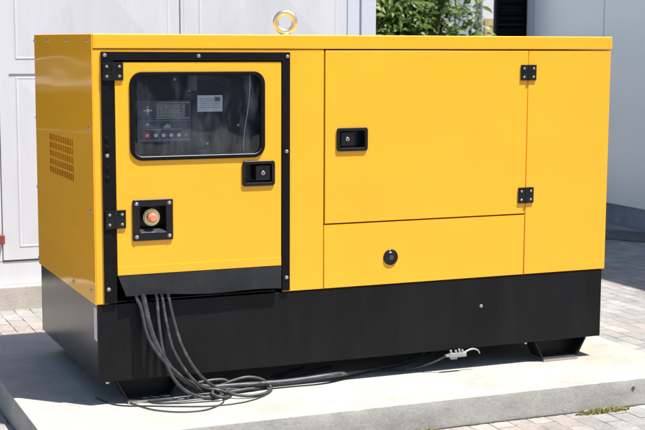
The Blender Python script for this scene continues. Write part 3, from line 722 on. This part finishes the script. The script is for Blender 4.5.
leafclump('weed', 1.12, -0.402, GZ, 0.05, 0.010, 0.014, 80, 0.006, 'faint low weed patch between the tiny tuft and the long weed')

# ------------------------------------------------------------------ left: white metal gate in a clad wall on a concrete plinth
WY = 2.52
WL = thing('gate_building', (1.1, WY + 0.3, GZ), 'white painted metal wall with gate on a concrete plinth behind the generator', 'building')
kb = box('concrete_plinth', (-5.5, 2.455, GZ - .02), (2.30, 3.2, -0.070), M['kerb'], WL, 0.008)
kb2 = box('bottom_sheet', (-0.02, WY, -0.069), (2.178, WY + .05, 0.056), M['white_metal'], WL, 0.002)
def gate_leaf(x0, x1):
    z0, z1 = 0.064, 2.10
    y = WY - 0.006
    lf = box('gate_leaf', (x0, y, z0), (x1, y + .05, z1), M['white_metal'], WL, 0.003)
    for (pz0, pz1) in ((0.13, 1.035), (1.125, 2.03)):
        a, b = x0 + 0.085, x1 - 0.06
        bm = bmesh.new()
        def ring(dx, yy): return [bm.verts.new(p) for p in ((a + dx, yy, pz0 + dx), (b - dx, yy, pz0 + dx), (b - dx, yy, pz1 - dx), (a + dx, yy, pz1 - dx))]
        r0 = ring(0, y - 0.0005); r1 = ring(0.006, y - 0.0025); r2 = ring(0.014, y - 0.001)
        ap = bm.verts.new(((a + b) / 2, y - 0.011, (pz0 + pz1) / 2))
        for k in range(4):
            j = (k + 1) % 4
            bm.faces.new((r0[k], r0[j], r1[j], r1[k])); bm.faces.new((r1[k], r1[j], r2[j], r2[k])); bm.faces.new((r2[k], r2[j], ap))
        bmesh.ops.recalc_face_normals(bm, faces=bm.faces)
        fin(bm, 'pyramid_panel', M['white_metal'], lf)
    return lf
g1 = gate_leaf(0.108, 1.092); gate_leaf(1.116, 2.093)
box('gate_rail', (0.16, WY - .0095, 1.048), (0.40, WY - .0068, 1.052), M['plinth'], g1)
box('gate_stop', (1.0945, WY - .012, 0.062), (1.1135, WY + .04, 2.10), M['white_post'], WL, 0.002)
box('gate_backing', (0.05, WY + .052, -0.07), (2.178, WY + .20, 2.15), M['void'], WL)
box('lock_bolt', (0.070, WY - 0.045, 0.155), (0.112, WY - 0.0065, 0.205), M['lock_red'], WL, 0.006)
box('end_post', (2.098, WY - 0.004, 0.057), (2.176, WY + .6, 2.62), M['white_post'], WL, 0.004)
box('end_post', (2.178, WY - 0.014, -0.069), (2.276, WY + .65, 2.62), M['white_post'], WL, 0.010, 3)
box('head_panel', (-0.02, WY, 2.104), (2.096, WY + .6, 2.62), M['white_metal'], WL, 0.003)
box('gate_jamb', (-0.02, WY - 0.002, 0.058), (0.104, WY + .05, 2.102), M['white_metal'], WL, 0.003)
# added bay out of frame: dark and grey bands for the paint to reflect
box('added_bay_window', (-3.4, WY + .05, 1.115), (-0.022, WY + .08, 2.548), M['dark_glass'], WL)
box('added_bay_rail', (-3.4, WY + .02, 0.955), (-0.022, WY + .08, 1.000), M['mid_grey'], WL, 0.004)
box('added_bay_rail', (-3.4, WY + .03, 1.045), (-0.022, WY + .08, 1.105), M['mid_grey'], WL, 0.004)
box('added_bay_panel', (-3.4, WY + .06, 0.762), (-0.022, WY + .09, 0.953), M['dark_glass'], WL)
box('added_bay_panel', (-3.4, WY + .06, -0.069), (-0.022, WY + .09, 0.755), M['mid_dark'], WL)
box('head_panel', (-5.5, WY, 2.55), (-0.022, WY + .6, 2.62), M['white_metal'], WL, 0.003)
box('side_wall', (-5.5, WY, -0.069), (-3.402, WY + .6, 2.548), M['white_metal'], WL, 0.003)

# ------------------------------------------------------------------ right: blue-grey cladding wall in shade
RX = 5.2
WR = thing('clad_building', (RX + .5, 1.0, GZ), 'tall blue grey clad wall in shade at the right', 'building')
box('wall_plinth', (RX + 0.012, -3.8, GZ - .02), (RX + 1.5, 5.63, -0.046), M['plinth'], WR)
ys = [5.64, 5.52] + [5.52 - 1.045 * k for k in range(1, 9)]
box('wall_core', (RX + 0.012, ys[-1], -0.044), (RX + 1.5, 5.63, 5.15), M['plinth'], WR)
for k, (b_, a_) in enumerate(zip(ys, ys[1:])):
    box('cladding_panel', (RX, a_ + 0.0045, -0.044), (RX + .010, b_ - 0.0045, 5.15), M['white_post'] if k == 0 else M['blue_clad'], WR, 0.002)
box('roof_edge', (RX - .02, ys[-1], 5.152), (RX + 1.5, 5.64, 5.25), M['white_post'], WR, 0.01)

# unseen dark building added behind the viewer to darken window and black paint reflections
OB = thing('added_reflection_building', (2, -16, GZ), 'added dark building behind the viewer, put in for reflections', 'building')
box('wall', (-9, -18, GZ), (16, -16, 5.2), M['dark_wall'], OB)
for k in range(9):
    x = -7.4 + k * 2.5
    wf = box('window_frame', (x, -15.998, 0.9), (x + 1.1, -15.95, 2.3), M['palepost'], OB, 0.004)
    box('pane', (x + .06, -15.948, 0.96), (x + 1.04, -15.94, 2.24), M['window'], wf)
box('roof_edge', (-9.1, -18, 5.202), (16.1, -15.8, 5.4), M['palepost'], OB, 0.01)

# dark flat patch laid on the paving
bm = bmesh.new()
v = [bm.verts.new(p) for p in ((4.56, 3.60, GZ + .004), (4.80, 3.22, GZ + .004), (5.19, 3.55, GZ + .004), (4.83, 3.95, GZ + .004))]
bm.faces.new(v); r = bmesh.ops.extrude_face_region(bm, geom=bm.faces[:]); 
for e in r['geom']:
    if isinstance(e, bmesh.types.BMVert): e.co.z += 0.006
bmesh.ops.recalc_face_normals(bm, faces=bm.faces)
o = fin(bm, 'dark_ground_patch', M['ground_patch']); tag(o, 'dark flat patch on the paving by the blue grey wall', 'drain cover')

# black louvred gate beside the wall
GT = thing('louvre_gate', (5.08, 5.72, GZ), 'black louvred gate panel between the plants and the blue grey wall', 'gate')
box('gate_frame', (4.930, 5.70, GZ), (4.952, 5.75, 2.5), M['louvre'], GT, 0.003)
box('gate_frame', (5.235, 5.70, GZ), (5.257, 5.75, 2.5), M['louvre'], GT, 0.003)
bm = bmesh.new(); z = GZ + .06
while z < 2.45:
    v = [bm.verts.new(p) for p in ((4.953, 5.705, z), (5.234, 5.705, z), (5.234, 5.735, z + .052), (4.953, 5.735, z + .052))]
    bm.faces.new(v); z += 0.050
fin(bm, 'slats', M['louvre'], GT)
for z in (GZ + .02, 1.30, 1.375, 1.50, 2.44): box('rail', (4.953, 5.698, z), (5.234, 5.703, z + .003), M['mid_dark'], GT)  # middle strips: paler colour stands in for highlights along the slats
box('gate_infill', (4.953, 5.76, GZ), (5.234, 5.765, 2.45), M['louvre'], GT)

# far facade
FC = thing('far_building', (6, 8.2, GZ), 'pale grey rendered house front behind the shrubs', 'building')
box('wall', (4.6, 8.06, GZ), (8.5, 8.4, 3.6), M['facade'], FC)
box('door_frame', (6.10, 8.0, GZ), (6.30, 8.05, 2.4), M['palepost'], FC, 0.004)
box('tan_board', (6.125, 7.985, GZ), (6.275, 7.998, 1.47), M['tan'], FC)
for x in (4.9, 5.55): 
    w = box('window', (x, 8.03, 1.05), (x + .42, 8.058, 2.1), M['window'], FC)
    box('window_frame', (x - .03, 8.02, 1.0), (x + .45, 8.029, 1.045), M['palepost'], FC)

# low brown fence behind the shrubs
FE = thing('low_fence', (3.9, 5.3, GZ), 'low brown rail fence behind the shrubs', 'fence')
for x in (2.9, 3.9, 4.88): box('post', (x, 5.30, GZ), (x + .05, 5.35, 1.20), M['brown'], FE, 0.003)
box('top_rail', (2.9, 5.295, 1.205), (4.93, 5.355, 1.235), M['brown'], FE, 0.003)
box('low_rail', (2.951, 5.31, 0.60), (4.879, 5.34, 0.64), M['brown'], FE, 0.003)

# shrubs with broad leaves
def shrub(x, y, w, h, n, label, seed):
    random.seed(seed)
    T_ = thing('shrub', (x, y, GZ), label, 'shrub', 'leafy shrubs behind the white wall')
    bm = bmesh.new(); tips = []
    for k in range(9):
        a = random.uniform(0, 6.28); r0 = random.uniform(.02, .08)
        e = Vector((x + random.uniform(-w, w) * .8, y + random.uniform(-.3, .3), GZ + h * random.uniform(.65, .98)))
        s = Vector((x + math.cos(a) * r0, y + math.sin(a) * r0, GZ)); m1 = s.lerp(e, .45) + Vector((random.uniform(-.1, .1), random.uniform(-.1, .1), .1))
        tube_bm(bm, [s, m1, e], 0.012, 7, 6, rend=0.003); tips.append((s, m1, e))
    fin(bm, 'stems', M['bark'], T_, 60)
    bm = bmesh.new()
    sprays = []
    for _ in range(n // 9):
        s, m1, e = random.choice(tips); t = random.uniform(.25, 1.0)
        p = s.lerp(m1, t * 2) if t < .5 else m1.lerp(e, t * 2 - 1)
        sprays.append((p + Vector((random.gauss(0, w * .38), random.gauss(0, .15), random.gauss(0, .14))), Vector((random.gauss(0, 1), random.gauss(0, 1) - .4, random.gauss(0, .6) - .1)).normalized()))
    for p0, dr in sprays:
        for j in range(9):
            p = p0 + dr * (j * 0.022) + Vector((random.gauss(0, .012), random.gauss(0, .012), -0.002 * j * j + random.gauss(0, .01)))
            ln = random.uniform(.055, .115); wd = ln * random.uniform(.38, .55)
            sd = dr.cross(Vector((0, 0, 1))).normalized() * (1 if j % 2 else -1)
            t = (sd + dr * .6 + Vector((random.gauss(0, .3), random.gauss(0, .3), random.gauss(-.35, .35)))).normalized()
            q = Vector((random.gauss(0, .5), random.gauss(0, .5) - .35, 1)); q = (q - t * q.dot(t)).normalized(); u = q.cross(t)
            b0 = bm.verts.new(p); tp = bm.verts.new(p + t * ln - q * ln * .18)
            l1 = bm.verts.new(p + t * ln * .38 + u * wd * .5 + q * wd * .14); r1 = bm.verts.new(p + t * ln * .38 - u * wd * .5 + q * wd * .14)
            l2 = bm.verts.new(p + t * ln * .72 + u * wd * .36 + q * wd * .04); r2 = bm.verts.new(p + t * ln * .72 - u * wd * .36 + q * wd * .04)
            mm = bm.verts.new(p + t * ln * .42); m2 = bm.verts.new(p + t * ln * .74 - q * ln * .06)
            for f in ((b0, l1, mm), (b0, mm, r1), (l1, l2, m2, mm), (mm, m2, r2, r1), (l2, tp, m2), (m2, tp, r2)): bm.faces.new(f)
    fin(bm, 'foliage', M['leaf'], T_)
shrub(3.30, 4.60, 0.30, 2.3, 4000, 'dense dark green shrub just right of the white end post', 3)
shrub(3.70, 4.72, 0.19, 2.2, 4300, 'brighter broad leaved shrub left of the black louvred gate', 5)
shrub(3.55, 5.0, 0.24, 2.4, 1800, 'shrub partly hidden behind the two front shrubs', 8)
random.seed(21)

# ------------------------------------------------------------------ camera
cam = bpy.data.cameras.new('Camera'); co = bpy.data.objects.new('Camera', cam); COL.objects.link(co)
yaw, pit, rol = 0.40214565, -0.12650452, 0.00427535
fw = Vector((math.sin(yaw) * math.cos(pit), math.cos(yaw) * math.cos(pit), math.sin(pit)))
rt = Vector((math.cos(yaw), -math.sin(yaw), 0)); up = rt.cross(fw)
r2 = rt * math.cos(rol) + up * math.sin(rol); u2 = -rt * math.sin(rol) + up * math.cos(rol)
R3 = Matrix((r2, u2, -fw)).transposed()
co.matrix_world = Matrix.Translation((-1.14341677, -4.74843409, 1.22799588)) @ R3.to_4x4()
cam.sensor_width = 36; cam.lens = 1368.67436 / 645 * 36; cam.clip_start = 0.05; cam.clip_end = 500
cam.dof.use_dof = True; cam.dof.focus_distance = 5.2; cam.dof.aperture_fstop = 7.1
sc.camera = co

# ------------------------------------------------------------------ light
sdir = Vector((0.29, -0.29, 1)).normalized()
sun = bpy.data.lights.new('Sun', 'SUN'); sun.energy = 5.0; sun.angle = math.radians(0.53); sun.color = (1, 0.955, 0.89)
so = bpy.data.objects.new('Sun', sun); COL.objects.link(so); so.rotation_euler = sdir.to_track_quat('Z', 'Y').to_euler(); so.location = (3, -3, 8)
w = bpy.data.worlds.new('World'); sc.world = w; w.use_nodes = True; nt = w.node_tree
sky = nt.nodes.new('ShaderNodeTexSky'); sky.sky_type = 'NISHITA'; sky.sun_disc = False
sky.sun_elevation = math.asin(sdir.z); sky.sun_rotation = math.radians(135)
sky.air_density = 1.0; sky.dust_density = 0.7; sky.ozone_density = 1.0
bg = nt.nodes['Background']; bg.inputs['Strength'].default_value = 0.098
nt.links.new(sky.outputs[0], bg.inputs[0])
sc.view_settings.view_transform = 'Standard'; sc.view_settings.look = 'None'; sc.view_settings.gamma = 1
sc.view_settings.exposure = 0.92
